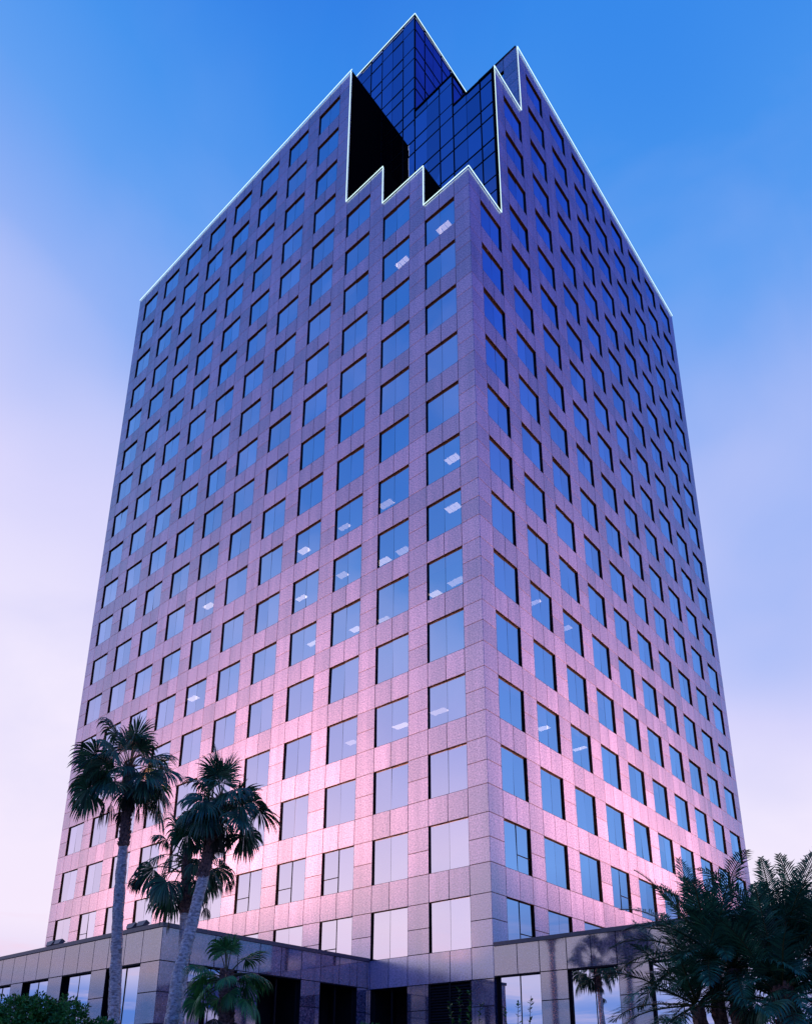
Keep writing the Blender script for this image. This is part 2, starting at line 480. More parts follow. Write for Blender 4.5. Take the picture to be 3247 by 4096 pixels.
ct.box(-XB+.02, -.35, CD+.12, 6.0, .6, ZA-.05); ct.box(-XC+.05, -XB-.10, CD+.12, 6.0, .6, ZB-.05)
ct.box(-21.9, -XC-.12, CD+.12, 13.9, .6, ZC-.05)
ct.build('crown_body', M_BLACKWALL, tower)
for b_ in ((-XB, -.02, CD-.045, CD+.10, ZA-.04, ZA+.07), (-XC, -XB+.03, CD-.05, CD+.10, ZB-.04, ZB+.07),
           (-XB-.10, -XB+.05, CD+.11, 6.0, ZB-.04, ZB+.07), (-.05, .0, 3.0, 3.12, 1.3, top_r(2)-.05),
           (-3.0, -.03, RD-.05, RD+.15, top_l(4)-.015, top_l(4)+.05)):
    cap = MB(); cap.box(*b_); cap.build('edge_cap', M_MULL, tower)

# neon outline -------------------------------------------------------------
def neon(pts, r=.023):
    mb = MB(); mb.tube([W(*p) for p in pts], [r*S]*len(pts), n=8); return mb.build('neon_tube', M_NEON, tower, smooth=True)
o_ = -.055
e1, e2, e3 = win_l(1)[1]+.06, win_l(2)[1]+.06, win_l(3)[1]+.07
h0, h1, h2, h3 = top_l(1)+.03, top_l(2)+.03, top_l(3)+.03, top_l(4)+.05
r1, r2, hr = win_r(1)[1]+.09, win_r(2)[1]+.09, top_r(2)+.03
def densify(pts):
    out = []
    for p, q in zip(pts[:-1], pts[1:]):
        n = 1
        for k in range(n): out.append(tuple(p[c]+(q[c]-p[c])*k/n for c in range(3)))
    return out+[pts[-1]]
for seg in (
    [(-LEN_L-.02, o_, h3), (-e3+.10, o_, h3)], [(-e3, o_, h3), (-e3, o_, h2)], [(-e3, o_, h2), (-e2, o_, h2)],
    [(-e2, o_, h2), (-e2, o_, h1)], [(-e2, o_, h1), (-e1, o_, h1)], [(-e1, o_, h1), (-e1, o_, h0)], [(-e1, o_, h0), (-o_, o_, h0)],
    [(-o_, o_, h0), (-o_, r1, h0)], [(-o_, r1, h0), (-o_, r1, hr)], [(-o_, r1, hr), (-o_, r2, hr)], [(-o_, r2, hr), (-o_, r2, h3)], [(-o_, r2, h3), (-o_, LEN_R+.02, h3)],
    [(-22.0, CD-.05, ZC+.05), (-XC+.04, CD-.05, ZC+.05)], [(-XC+.05, CD-.05, ZC+.05), (-XC+.05, 14.0, ZC+.05)]):
    neon(seg)

# lit ceiling fixtures in the offices -----------------------------------------
def fixture(x, y, z, w, l):
    mb = MB()
    n = 3
    for k in range(n):
        mb.box(x-w/2+k*w/n+.012, x-w/2+(k+1)*w/n-.012, y-l/2, y+l/2, z-.05, z-.03, 0)
    mb.box(x-w/2-.02, x+w/2+.02, y-l/2-.02, y+l/2+.02, z-.028, z-.005, 1)
    mb.build('ceiling_light', [rl_.choice((M_LAMP, M_LAMP, M_LAMP2)), M_INT], tower)
LIGHTS = [(-2.22, 1.12, -15.91, .72, .46), (-2.03, 0.84, -19.1, .72, .46), (-2.72, 1.94, -22.28, .72, .46), (-4.12, 2.08, -22.28, .72, .46), (-6.8, 1.41, -15.91, .72, .46), (-5.9, 1.74, -19.1, .72, .46), (-7.23, 1.73, -19.1, .72, .46), (-9.75, 1.29, -15.91, .72, .46), (-9.69, 1.2, -19.1, .72, .46), (-7.54, 2.14, -22.28, .72, .46), (-9.26, 1.88, -22.28, .72, .46), (-12.94, 1.25, -15.91, .72, .46), (-12.93, 1.22, -19.1, .72, .46), (-11.98, 1.4, -22.28, .72, .46), (-3.99, 2.12, -28.65, .72, .46), (-2.37, 0.96, 0, .72, .46), (-5.39, 0.98, 0, .72, .46), (-21.69, 1.11, -15.91, .72, .46), (-22.42, 1.1, -22.28, .72, .46), (-9.5, 2.04, -28.65, .72, .46), (-6.32, 2.17, -28.65, .72, .46), (-0.84, 5.82, -22.28, .72, .46), (-0.81, 8.88, -22.28, .72, .46), (-1.26, 6.75, -28.65, .72, .46), (-1.09, 10.05, -28.65, .72, .46)]
rl_ = random.Random(2)
for x, y, z, w, l in LIGHTS:
    w, l = rl_.choice(((.74, .42), (.86, .40), (.62, .40), (.74, .30)))
    fixture(x, y, z, w, l)

# ------------------------------------------------------------------ the low wings
def wing_bay(root, F, a0, a1, z0=-45.7, z1=LOWB, glass=True, bars=True):
    fm, gm = MB(), MB()
    window_frame(fm, F, a0, a1, z0, z1, depth=.16)
    am = (a0+a1)/2
    if bars: window_bar(fm, F, am-.012, am+.012, z0, z1, depth=.16)
    wo = fm.build('window', M_REVEAL, root)
    panes(gm, F, a0, a1, z0, z1, depth=.16, rnd=rw, tilt=.0015)
    gm.build('pane', M_PODGLASS, wo)
def dark_bay(root, F, a0, a1, z0=BASE, z1=LOWB, depth=1.6, name='entrance_recess'):
    mb = MB()
    for (p, q) in (((a0, z0), (a1, z0)), ((a1, z0), (a1, z1)), ((a1, z1), (a0, z1)), ((a0, z1), (a0, z0))):
        mb.quad(F(p[0], .004, p[1]), F(q[0], .004, q[1]), F(q[0], depth, q[1]), F(p[0], depth, p[1]))
    mb.quad(F(a0, depth, z0), F(a1, depth, z0), F(a1, depth, z1), F(a0, depth, z1))
    am = (a0+a1)/2
    for a in (a0+.03, am, a1-.03):
        p = [F(x, d, z) for d in (.26, .20) for z in (z0, z1) for x in (a-.03, a+.03)]; mb.hexa(p)
    mb.build(name, M_DARKBAY, root)
def wing_wall(F, length, bays, ztop=-40.22, zsp=LOWB+.03, pw=None):
    """slabs of a podium wall: a tall spandrel course, then piers between the openings"""
    mb = MB()
    edges = [0.0]
    for (a0, a1, _) in bays: edges += [a0, (a0+a1)/2, a1]
    edges.append(length)
    edges = sorted(set(round(e, 4) for e in edges))
    ed = [edges[0]]
    for e in edges[1:]:
        if e-ed[-1] > .3: ed.append(e)
    if ed[-1] != length: ed[-1] = length
    for e0, e1_ in zip(ed[:-1], ed[1:]): slab_panel(mb, F, e0, e1_, zsp, ztop)
    backing(mb, F, 0, length, zsp-.03, ztop)
    prev = 0.0
    for (a0, a1, _) in list(bays)+[(length, length, 0)]:
        if a0-prev > .12:
            zz = zsp
            for h in (.98, .99, .99, .99, 1.2):
                z_ = max(zz-h, BASE)
                if zz-z_ > .1: slab_panel(mb, F, prev, a0, z_, zz)
                zz = z_
            backing(mb, F, prev, a0, BASE, zsp)
        if a1 > a0 and _ : 
            slab_panel(mb, F, a0, a1, BASE, -45.7); backing(mb, F, a0, a1, BASE, -45.7)
        prev = a1
    return mb
def coping_box(mb, x0, x1, y0, y1, z0=-40.24, z1=-40.10):
    mb.box(x0, x1, y0, y1, z0, z1)

# wing on the street side, coplanar with the tower front
wing = thing('podium_wing', W(6, 6, BASE), 'low granite wing with mirrored shop windows running from the tower corner behind the bushy palms', 'building')
WB = [(.09 + 2.873*k, 1.90 + 2.873*k, 1) for k in range(8)]
WLEN = 23.2
m_ = wing_wall(F_WING, WLEN, WB); m_.build('stone_wall', [M_PODIUM, M_JOINT], wing)
for (a0, a1, _) in WB: wing_bay(wing, F_WING, a0, a1)
mb = MB(); coping_box(mb, .03, WLEN+.05, -.05, .35); mb.build('coping', M_COPING, wing)
mb = MB(); mb.quad(W(.02, .3, -40.5), W(WLEN, .3, -40.5), W(WLEN, 28, -40.5), W(.02, 28, -40.5)); mb.build('roof', M_ROOF, wing)
mb = MB(); mb.quad(W(WLEN, 0.03, BASE), W(WLEN, 28, BASE), W(WLEN, 28, -40.2), W(WLEN, 0.03, -40.2)); mb.quad(W(.02, 28, BASE), W(WLEN, 28, BASE), W(WLEN, 28, -40.2), W(.02, 28, -40.2)); mb.build('stone_wall', M_PODIUM, wing)

# louvres and the dark bay at the foot of the tower itself
dark_bay(tower, F_L, 4.10, 6.03)
lv = MB()
for (p, q) in (((1.03, BASE), (1.03, LOWB)), ((3.03, BASE), (3.03, LOWB)), ((1.03, LOWB), (3.03, LOWB))):
    lv.quad(F_L(p[0], .004, p[1]), F_L(q[0], .004, q[1]), F_L(q[0], .35, q[1]), F_L(p[0], .35, p[1]))
lv.quad(F_L(1.03, .35, BASE), F_L(3.03, .35, BASE), F_L(3.03, .35, LOWB), F_L(1.03, .35, LOWB))
for a in (1.06, 2.03, 3.0): lv.hexa([F_L(x, d, z) for d in (.12, .03) for z in (BASE, LOWB) for x in (a-.03, a+.03)])
lv.hexa([F_L(x, d, z) for d in (.12, .03) for z in (LOWB-.06, LOWB) for x in (1.03, 3.03)])
z = LOWB-.12
while z > BASE+.1:
    for a0, a1 in ((1.09, 2.0), (2.06, 2.97)):
        q = [F_L(a0, .05, z-.07), F_L(a1, .05, z-.07), F_L(a0, .06, z-.09), F_L(a1, .06, z-.09), F_L(a0, .16, z+.02), F_L(a1, .16, z+.02), F_L(a0, .17, z), F_L(a1, .17, z)]
        lv.hexa(q, 1)
    z -= .105
lv.build('louvre', [M_DARKBAY, M_LOUVRE], tower)

# projecting wing on the other side
pod = thing('podium_wing', W(PX-10, PY+5, BASE), 'low granite wing jutting out in front of the tower behind the two tall fan palms', 'building')
FB = [(1.10 + 3.10*k, 3.20 + 3.10*k if k == 0 else 3.17 + 3.10*k, 1) for k in range(9)]
FLEN = 29.0
m_ = wing_wall(F_PF, FLEN, FB); m_.build('stone_wall', [M_PODIUM, M_JOINT], pod)
for (a0, a1, _) in FB: wing_bay(pod, F_PF, a0, a1)
SB = [(1.12, 3.10, 1), (4.07, 6.10, 0), (7.10, 9.14, 0)]
m_ = wing_wall(F_PS, 9.82, SB); m_.build('stone_wall', [M_PODIUM, M_JOINT], pod)
wing_bay(pod, F_PS, 1.12, 3.10)
dark_bay(pod, F_PS, 4.07, 6.10); dark_bay(pod, F_PS, 7.10, 9.14)
mb = MB(); coping_box(mb, PX-FLEN, PX+.05, PY-.05, PY+.35); mb.box(PX-.35, PX+.05, PY+.35, -.01, -40.24, -40.10); mb.build('coping', M_COPING, pod)
mb = MB(); mb.quad(W(PX-FLEN, PY+.3, -40.5), W(PX-.3, PY+.3, -40.5), W(PX-.3, -.01, -40.5), W(PX-FLEN, -.01, -40.5)); mb.build('roof', M_ROOF, pod)
mb = MB(); mb.quad(W(PX-FLEN, PY+.03, BASE), W(PX-FLEN, 0, BASE), W(PX-FLEN, 0, -40.2), W(PX-FLEN, PY+.03, -40.2)); mb.build('stone_wall', M_PODIUM, pod)

# ------------------------------------------------------------------ floodlights washing the facades
PINK = (1.0, .385, .24)
def flood(x, y, z, aim, power, label=None, group=None, size=128, w=.32, on=None):
    d = (W(*aim) - W(x, y, z)).normalized()
    r = thing('floodlight', W(x, y, z), label, 'floodlight', group) if on is None else on
    mb = MB()
    sx, sy, sz = w*S*.85, .10*S, .085*S
    dh = Vector((0, d.y, d.z)).normalized() if on is None else Vector((d.x, 0, d.z)).normalized()
    rot = dh.to_track_quat('Y', 'Z').to_matrix()
    c = W(x, y, z) + Vector((0, 0, .055*S))
    pt = lambda a, b, e: c + rot @ Vector((a, b, e))
    mb.hexa([pt(a*(1 if b > 0 else .7), b, e*(1 if b > 0 else .7)) for e in (-sz, sz) for b in (-sy, sy) for a in (-sx, sx)])
    h = mb.build('housing' if on is None else 'floodlight', M_FLOODBODY, r, recalc=True)
    if on is not None: r = h
    ln = MB(); ln.quad(pt(-sx*.9, sy+.004, -sz*.9), pt(sx*.9, sy+.004, -sz*.9), pt(sx*.9, sy+.004, sz*.9), pt(-sx*.9, sy+.004, sz*.9))
    ln.build('lens', M_FLOODLENS, r)
    br = MB(); br.box(x-.05, x+.05, y-.05, y+.05, z-.06, z+.06); br.build('bracket', M_FLOODBODY, r)
    la = bpy.data.lights.new('flood_beam', 'SPOT'); la.energy = power; la.color = PINK
    la.spot_size = math.radians(size); la.spot_blend = 1.0; la.shadow_soft_size = .15
    lo = bpy.data.objects.new('flood_beam', la); COL.objects.link(lo)
    lo.location = c + dh*(sy+.03); lo.rotation_euler = d.to_track_quat('-Z', 'Y').to_euler()
    if on is None: lo.parent = r; lo.matrix_parent_inverse = Matrix.Translation(r.location).inverted()
FP = 27500
for (x, lab) in ((-8.3, 'left floodlight of the pair on the wing coping beside the tall palm trunk'),
                 (-7.65, 'right floodlight of the pair on the wing coping beside the tall palm trunk'),
                 (-13.98, 'left floodlight of the pair on the wing coping below the tower edge'),
                 (-13.35, 'right floodlight of the pair on the wing coping below the tower edge')):
    flood(x, PY+.15, -40.03, (x+(2.5 if x > -10 else -1.0), 0, -25), FP*(.66 if x > -10 else .95), lab, 'floodlights on the wing coping')
for x in (-19.6, -24.5, -29.5):
    flood(x, PY+.15, -40.03, (x, 0, -25), FP*.95, on=pod)
for y in (5.6, 11.0, 16.5, 22.5):
    flood(9.6, y, -40.42, (0, y+1.0, -25), FP*1.25, on=wing)

# ------------------------------------------------------------------ plants
M_FAN = foliage('fan palm leaf', (.005, .050, .027), (.055, .23, .105), .42)
M_FANLO = foliage('young fan palm leaf', (.010, .11, .032), (.07, .36, .075), .45)
M_PHX = foliage('date palm leaf', (.008, .065, .038), (.060, .25, .125), .42)
M_DEAD = foliage('dead palm leaf', (.012, .016, .010), (.070, .075, .040), .7)
M_PET = foliage('leaf stalk', (.05, .07, .02), (.09, .10, .03), .5)
M_TRUNK = bark('grey palm trunk', (.20, .16, .14), (.90, .84, .76), 8.0, (1, 1, 2.2))
M_BOOT = bark('old leaf bases', (.035, .018, .014), (.36, .22, .17), 12.0)
M_SHRUB = foliage('shrub leaf', (.014, .10, .012), (.075, .34, .045), .55)
M_TWIG = bark('twig', (.03, .022, .015), (.09, .07, .05), 20)
DOWN = Vector((0, 0, -1))

def fan_leaf(lm, pm, base, d0, plen, R, rnd, sag=.25, droop=1.0, spread=112, nseg=30, lmat=0, pmat=0, roll=None):
    """one palmate leaf: arching stalk, pleated blade whose split tips hang"""
    p = base.copy(); d = d0.normalized(); pts = [p.copy()]; n = 7
    for i in range(n):
        d = (d + DOWN*(sag*(i+1)/n*.55)).normalized(); p = p + d*(plen/n); pts.append(p.copy())
    pm.tube(pts, [.020*S*(1-.5*i/n) for i in range(n+1)], n=4, m=pmat, cap=False)
    e1 = d
    e2 = e1.cross(Vector((0, 0, 1)))
    if e2.length < .05: e2 = Vector((1, 0, 0))
    e2.normalize(); nrm = e2.cross(e1).normalized()
    if nrm.z < 0: nrm = -nrm
    rl = rnd.uniform(-1.0, 1.0) if roll is None else roll
    q = Matrix.Rotation(rl, 3, e1); e2 = q @ e2; nrm = q @ nrm
    dphi = math.radians(2*spread/nseg)
    gap0 = rnd.uniform(-spread, spread) if rnd.random() < .25 else 999
    lop = rnd.uniform(-.25, .25)
    st = (0.03, .22, .42, .58, .74, .88, 1.0)
    for k in range(nseg):
        ph = math.radians(-spread) + dphi*(k+.5)
        if abs(math.degrees(ph)-gap0) < 9: continue
        ph += rnd.gauss(0, .018)
        r = R*(.72 + .28*math.cos(ph*.7) + lop*math.sin(ph)*.5)*rnd.uniform(.86, 1.10)
        dd0 = (e1*math.cos(ph) + e2*math.sin(ph) - nrm*(.16*abs(math.sin(ph)) + rnd.gauss(0, .035))).normalized()
        kd = droop*rnd.uniform(.7, 1.35)
        pos = p.copy(); prev = 0; ring = []
        dcur = dd0
        split = .52 + .10*rnd.random()
        for s in st:
            g = max(0, s-.42)
            dcur = (dd0 + DOWN*(kd*(.15*s+g*g*6.5))).normalized()
            pos = pos + dcur*((s-prev)*r); prev = s
            w = r*s*math.tan(dphi/2)*1.10 if s <= split else r*split*math.tan(dphi/2)*1.10*max(0, (1-s)/(1-split))**.8
            wv = nrm.cross(dcur)
            if wv.length < .1: wv = e2.copy()
            wv.normalize()
            nn = dcur.cross(wv).normalized()
            ring.append((pos - wv*w, pos + nn*(w*.55), pos + wv*w))
        i0 = len(lm.v)
        for rg in ring: lm.v += list(rg)
        for s in range(len(st)-1):
            a = i0+3*s
            lm.f += [(a, a+1, a+4, a+3), (a+1, a+2, a+5, a+4)]; lm.m += [lmat, lmat]

def trunk_pts(ctrl, step=.12):
    """smooth polyline through control points (x, y, z, radius)"""
    out = []
    n = len(ctrl)
    for i in range(n-1):
        p0, p1, p2, p3 = ctrl[max(i-1, 0)], ctrl[i], ctrl[i+1], ctrl[min(i+2, n-1)]
        L_ = max(2, int(math.dist(p1[:3], p2[:3])/step))
        for k in range(L_):
            t = k/L_
            out.append(tuple(.5*((2*p1[c]) + (-p0[c]+p2[c])*t + (2*p0[c]-5*p1[c]+4*p2[c]-p3[c])*t*t + (-p0[c]+3*p1[c]-3*p2[c]+p3[c])*t**3) for c in range(4)))
    out.append(ctrl[-1])
    return out

def fan_palm(label, ctrl, leaves, dead, seed, R=.82, boot_z=None, group='fan palms in front of the low wing', lmat=None, plen=(.65, 1.0), droop=(.7, 1.3), boots=260, extra=()):
    rnd = random.Random(seed)
    base = W(ctrl[0][0], ctrl[0][1], ctrl[0][2])
    root = thing('fan_palm', base, label, 'palm tree', group)
    tp = trunk_pts(ctrl)
    lo = [q for q in tp if boot_z is None or q[2] <= boot_z+.3]
    hi = [q for q in tp if boot_z is not None and q[2] > boot_z]
    tm = MB()
    tm.tube([W(*q[:3]) for q in lo], [q[3]*S*rnd.uniform(.94, 1.07) for q in lo], n=14, jit=.06, rnd=rnd)
    # leaf-scar flakes on the bare trunk
    for _ in range(boots):
        k = rnd.randrange(len(lo)); q = lo[k]; an = rnd.uniform(0, 6.283); r = q[3]*S*.98
        c = W(*q[:3]); o = Vector((math.cos(an), math.sin(an), 0)); t = Vector((-o.y, o.x, 0))
        h = rnd.uniform(.03, .09); w = rnd.uniform(.02, .06)
        a = c+o*r
        tm.tri(a-t*w, a+t*w, a+o*rnd.uniform(.01, .035)+Vector((0, 0, h)))
    tm.build('trunk', M_TRUNK, root)
    top = W(*ctrl[-1][:3])
    if hi:
        bm_ = MB()
        bm_.tube([W(*q[:3]) for q in hi], [q[3]*S*1.03 for q in hi], n=12, jit=.08, rnd=rnd)
        for _ in range(int(300*len(hi)*.12)):
            q = hi[rnd.randrange(len(hi))]; an = rnd.uniform(0, 6.283); r = q[3]*S
            c = W(*q[:3]); o = Vector((math.cos(an), math.sin(an), 0)); t = Vector((-o.y, o.x, 0))
            w = rnd.uniform(.025, .06); h = rnd.uniform(.10, .24); out = rnd.uniform(.03, .10)
            a = c+o*r*.9
            tip = a+o*out+Vector((0, 0, h))+t*rnd.uniform(-.05, .05)
            bm_.quad(a-t*w, a+t*w, tip+t*w*.45, tip-t*w*.45)
            bm_.tri(a-t*w, tip-t*w*.45, a-t*w-o*.03+Vector((0, 0, h*.6))); bm_.tri(a+t*w, tip+t*w*.45, a+t*w-o*.03+Vector((0, 0, h*.6)))
        bm_.build('leaf_base_sheath', M_BOOT, root)
    lm, pm = MB(), MB()
    for k in range(leaves):
        f = (k+.5)/leaves
        th = math.radians(6 + 104*f**.8 + rnd.uniform(-20, 20))            # from the upright spear leaves to hanging ones
        az = k*2.39996 + rnd.uniform(-.7, .7)
        d = Vector((math.sin(th)*math.cos(az), math.sin(th)*math.sin(az), math.cos(th)))
        b = top + Vector((d.x*.10, d.y*.10, -.35*f + .10))*S
        fan_leaf(lm, pm, b, d, rnd.uniform(plen[0]*.75, plen[1]*1.05)*S*(.85+.2*f), R*S*rnd.uniform(.72, 1.12)*(.82 if f < .12 else 1), rnd,
                 sag=.22+.34*f, droop=rnd.uniform(*droop)*(.35 if f < .2 else 1.0), spread=rnd.uniform(95, 122))
    for (dx, dy, dz, pl, rr, dr) in extra:
        fan_leaf(lm, pm, top+Vector((0, 0, -.15))*S, Vector((dx, dy, dz)), pl*S, rr*S, rnd, sag=.4, droop=dr, spread=105)
    lm.build('crown', lmat or M_FAN, root); pm.build('leaf_stalk', M_PET, root)
    for (dx, dy, dz, pl, rr, sg) in dead:
        lm, pm = MB(), MB()
        fan_leaf(lm, pm, top+Vector((dx*.1, dy*.1, -.45))*S, Vector((dx, dy, dz)), pl*S, rr*S, rnd, sag=sg, droop=3.2, spread=70, nseg=24, pmat=1)
        lm.m = [0]*len(lm.f)
        i0 = len(lm.v); lm.v += pm.v; lm.f += [tuple(i+i0 for i in f) for f in pm.f]; lm.m += [1]*len(pm.f)
        lm.build('dead_frond', [M_DEAD, M_PET], root)
    return root

HR = Vector((0.7589, 0.6512, 0)).normalized()       # street direction running to the right of the view
def hv(r, f, z):                                    # right / away / up -> world direction
    return (HR.x*r - HR.y*f, HR.y*r + HR.x*f, z)

fan_palm('tallest fan palm, straight pale trunk and the biggest shaggy crown',
         [(-4.42, -11.98, BASE, .185), (-4.48, -12.05, -44.5, .175), (-4.57, -12.21, -42.1, .160), (-4.64, -12.34, -40.1, .152), (-4.67, -12.38, -38.7, .140), (-4.68, -12.41, -37.4, .115), (-4.72, -12.48, -35.95, .115)],
         36, [(*hv(-.5, -.1, -.25), .95, .80, .9), (*hv(.45, .1, -.4), .8, .62, .9), (*hv(.8, -.2, -.15), .95, .7, 1.0), (*hv(.15, -.4, -.9), .45, .65, .7), (*hv(-.15, .2, -1), .9, .55, .5), (*hv(.3, .3, -.8), .6, .6, .8), (*hv(-.65, .3, -.3), .8, .75, .9)],
         3, R=.92, boot_z=-38.55, plen=(.75, 1.2), droop=(.45, 1.2), extra=[(*hv(-.9, -.15, .15), 1.15, .9, .9), (*hv(-.9, .1, -.15), 1.35, .95, 1.0), (*hv(-.6, -.3, .6), 1.1, .9, .7), (*hv(.8, -.3, .0), 1.1, .85, 1.0)])
fan_palm('fan palm with a long leaning trunk that crosses in front of a shorter palm',
         [(-1.05, -13.15, BASE, .17), (-.92, -12.95, -44.9, .165), (-.79, -12.76, -43.6, .175), (-.76, -12.71, -42.6, .165), (-.68, -12.59, -41.7, .150), (-.60, -12.47, -40.7, .140), (-.51, -12.35, -39.7, .130), (-.44, -12.25, -38.6, .125), (-.38, -12.16, -37.9, .108)],
         34, [(*hv(.35, -.2, -.8), .5, .6, .7), (*hv(-.4, 0, -.8), .55, .6, .8), (*hv(.1, .3, -.9), .5, .6, .7), (*hv(.25, .1, -1), .8, .55, .5), (*hv(-.15, -.3, -1), .7, .5, .6)],
         8, R=.84, boot_z=-40.2, plen=(.6, 1.0), droop=(.5, 1.3))
fan_palm('shorter fan palm with drooping fans, standing half behind the trunk of the leaning palm',
         [(-1.98, -11.70, BASE, .17), (-2.00, -11.73, -44.5, .155), (-2.01, -11.75, -42.5, .14), (-2.04, -11.8, -41.2, .125), (-2.07, -11.84, -40.2, .12), (-2.10, -11.88, -39.1, .10)],
         24, [(*hv(-.95, -.1, .5), 1.35, .44, .8), (*hv(-.6, -.25, .1), .95, .44, .9), (*hv(-.2, -.15, -.9), 1.4, .44, .2), (*hv(.9, -.1, .42), 1.3, .42, .8), (*hv(.5, .1, -.55), 1.1, .42, .4), (*hv(-.1, .3, -.8), .8, .4, .4)],
         15, R=.80, boot_z=-40.75, plen=(.7, 1.0), droop=(1.2, 1.9))
fan_palm('small young fan palm with bright green crown below the wing parapet',
         [(1.18, -12.55, BASE, .15), (1.16, -12.58, -45, .15), (1.14, -12.64, -43.6, .14), (1.11, -12.68, -42.72, .12)],
         24, [(*hv(-.3, -.3, -.6), .55, .5, .8), (*hv(.4, .1, -.7), .6, .5, .8)],
         21, R=.56, boot_z=-45.2, plen=(.45, .7), droop=(.8, 1.4), lmat=M_FANLO)

def date_palm(label, base, heads, fronds, seed, Lr=(1.35, 2.0), group='bushy date palms by the wing', th0=4, th1=118):
    rnd = random.Random(seed)
    root = thing('date_palm', W(*base), label, 'palm tree', group)
    tm, lm, rm = MB(), MB(), MB()
    for (hx, hy, hz, r) in heads:
        tp = trunk_pts([(base[0], base[1], base[2], r*1.25), ((base[0]*.4+hx*.6), (base[1]*.4+hy*.6), base[2]*.5+hz*.5, r*1.05), (hx, hy, hz, r)], .1)
        tm.tube([W(*q[:3]) for q in tp], [q[3]*S*rnd.uniform(.9, 1.1) for q in tp], n=10, jit=.12, rnd=rnd)
        c = W(hx, hy, hz)
        for k in range(fronds):
            f = (k+.5)/fronds
            th = math.radians(th0 + (th1-th0)*f**.9)
            az = k*2.39996 + rnd.uniform(-.35, .35)
            d = Vector((math.sin(th)*math.cos(az), math.sin(th)*math.sin(az), math.cos(th)))
            L_ = rnd.uniform(*Lr)*S
            n = 24; p = c + d*.06; pts = [p.copy()]; ds = [d.copy()]
            sag = rnd.uniform(.5, 1.0)*(.45+.75*f)
            for i in range(n):
                t = (i+1)/n
                d = (d + DOWN*(sag*t*t*.16)).normalized(); p = p + d*(L_/n); pts.append(p.copy()); ds.append(d.copy())
            rm.tube(pts[::3], [.016*S*(1-.8*i/10) for i in range(len(pts[::3]))], n=4, cap=False)
            side0 = d.cross(Vector((0, 0, 1)))
            for i in range(4, n+1):
                t = i/n
                for h in (0, .5):
                    pp = pts[i-1].lerp(pts[i], h) ; dd = ds[i]
                    side = dd.cross(Vector((0, 0, 1)))
                    if side.length < .08: side = Vector((math.cos(az+1.57), math.sin(az+1.57), 0))
                    side.normalize(); up = side.cross(dd).normalized()
                    ll = L_*.245*(math.sin(math.pi*(.12+.84*t))**.7)*rnd.uniform(.85, 1.15)
                    for sg in (-1, 1):
                        ld = (dd*(.55+.35*t) + side*(sg*.85) + up*rnd.uniform(.05, .40)).normalized()
                        a = pp; m1 = a + ld*(ll*.5) + DOWN*(.02*ll); tip = a + ld*ll + DOWN*(ll*rnd.uniform(.08, .34))
                        wv = ld.cross(up).normalized()*(.0115*S)
                        i0 = len(lm.v)
                        lm.v += [a-wv*.4, a+wv*.4, m1+wv, m1-wv, tip]
                        lm.f += [(i0, i0+1, i0+2, i0+3), (i0+3, i0+2, i0+4)]; lm.m += [0, 0]
    tm.build('trunk', M_BOOT, root); lm.build('crown', M_PHX, root); rm.build('leaf_stalk', M_PET, root)
    return root
date_palm('bushy date palm beside the mirrored shop windows, its feathery fronds reaching furthest left', (12.1, -11.9, BASE),
          [(11.95, -11.95, -43.15, .10), (12.3, -12.05, -43.45, .10), (11.75, -12.2, -43.95, .10)], 24, 5, Lr=(1.1, 1.9), th0=8, th1=108)
date_palm('taller date palm with upright feathery fronds against the sky at the edge of view', (12.95, -11.4, BASE),
          [(12.85, -11.45, -43.1, .11), (13.25, -11.3, -43.3, .11), (12.9, -12.0, -43.95, .10)], 24, 9, Lr=(1.05, 1.7), th0=6, th1=100)
fan_palm('low fan palm half hidden in the dark date palms at the edge of the view',
         [(13.0, -12.3, BASE, .13), (13.0, -12.3, -44.6, .12), (13.0, -12.3, -43.9, .11)],
         22, [], 33, R=.40, boot_z=-45.4, plen=(.3, .5), droop=(.9, 1.4), group='fan palms by the street wing', boots=60)

def leafy_shrub(name, label, base, blobs, n, seed, leaf=.055, group=None, upright=0, cat='shrub'):
    """blobs: (x, y, z, rx, rz) leafy masses on a few stems"""
    rnd = random.Random(seed)
    root = thing(name, W(*base), label, cat, group)
    lm, tm = MB(), MB()
    for (bx, by, bz, rx, rz) in blobs:
        c = W(bx, by, bz)
        tm.tube([W(*base)+Vector((rnd.uniform(-.1, .1), rnd.uniform(-.1, .1), 0)), W((base[0]+bx)/2, (base[1]+by)/2, (base[2]*.4+bz*.6)), c], [.03, .022, .01], n=5)
        for _ in range(int(n*rx*rx)):
            v = Vector((rnd.gauss(0, 1), rnd.gauss(0, 1), rnd.gauss(0, 1))).normalized()
            k = rnd.uniform(.45, 1.0)**.5
            bump = 1 + .6*noise.noise(v*2.3+Vector((bx, by, bz)))
            p = c + Vector((v.x*rx, v.y*rx, v.z*rz))*S*k*bump
            # a sprig of leaves
            ax = (v + Vector((rnd.uniform(-.5, .5), rnd.uniform(-.5, .5), rnd.uniform(-.1, .8)))).normalized()
            for q in range(4):
                o = Vector((rnd.gauss(0, 1), rnd.gauss(0, 1), rnd.gauss(0, 1))).normalized()
                d = (ax*.7 + o*.8).normalized(); s = d.cross(o)
                if s.length < .05: continue
                s.normalize(); l = leaf*S*rnd.uniform(.8, 1.5); w = l*.26
                a = p + o*leaf*.5
                i0 = len(lm.v); lm.v += [a, a+d*l*.5+s*w, a+d*l, a+d*l*.5-s*w]
                lm.f.append((i0, i0+1, i0+2, i0+3)); lm.m.append(0)
    tm.build('stem', M_TWIG, root); lm.build('foliage', M_SHRUB, root)
    return root
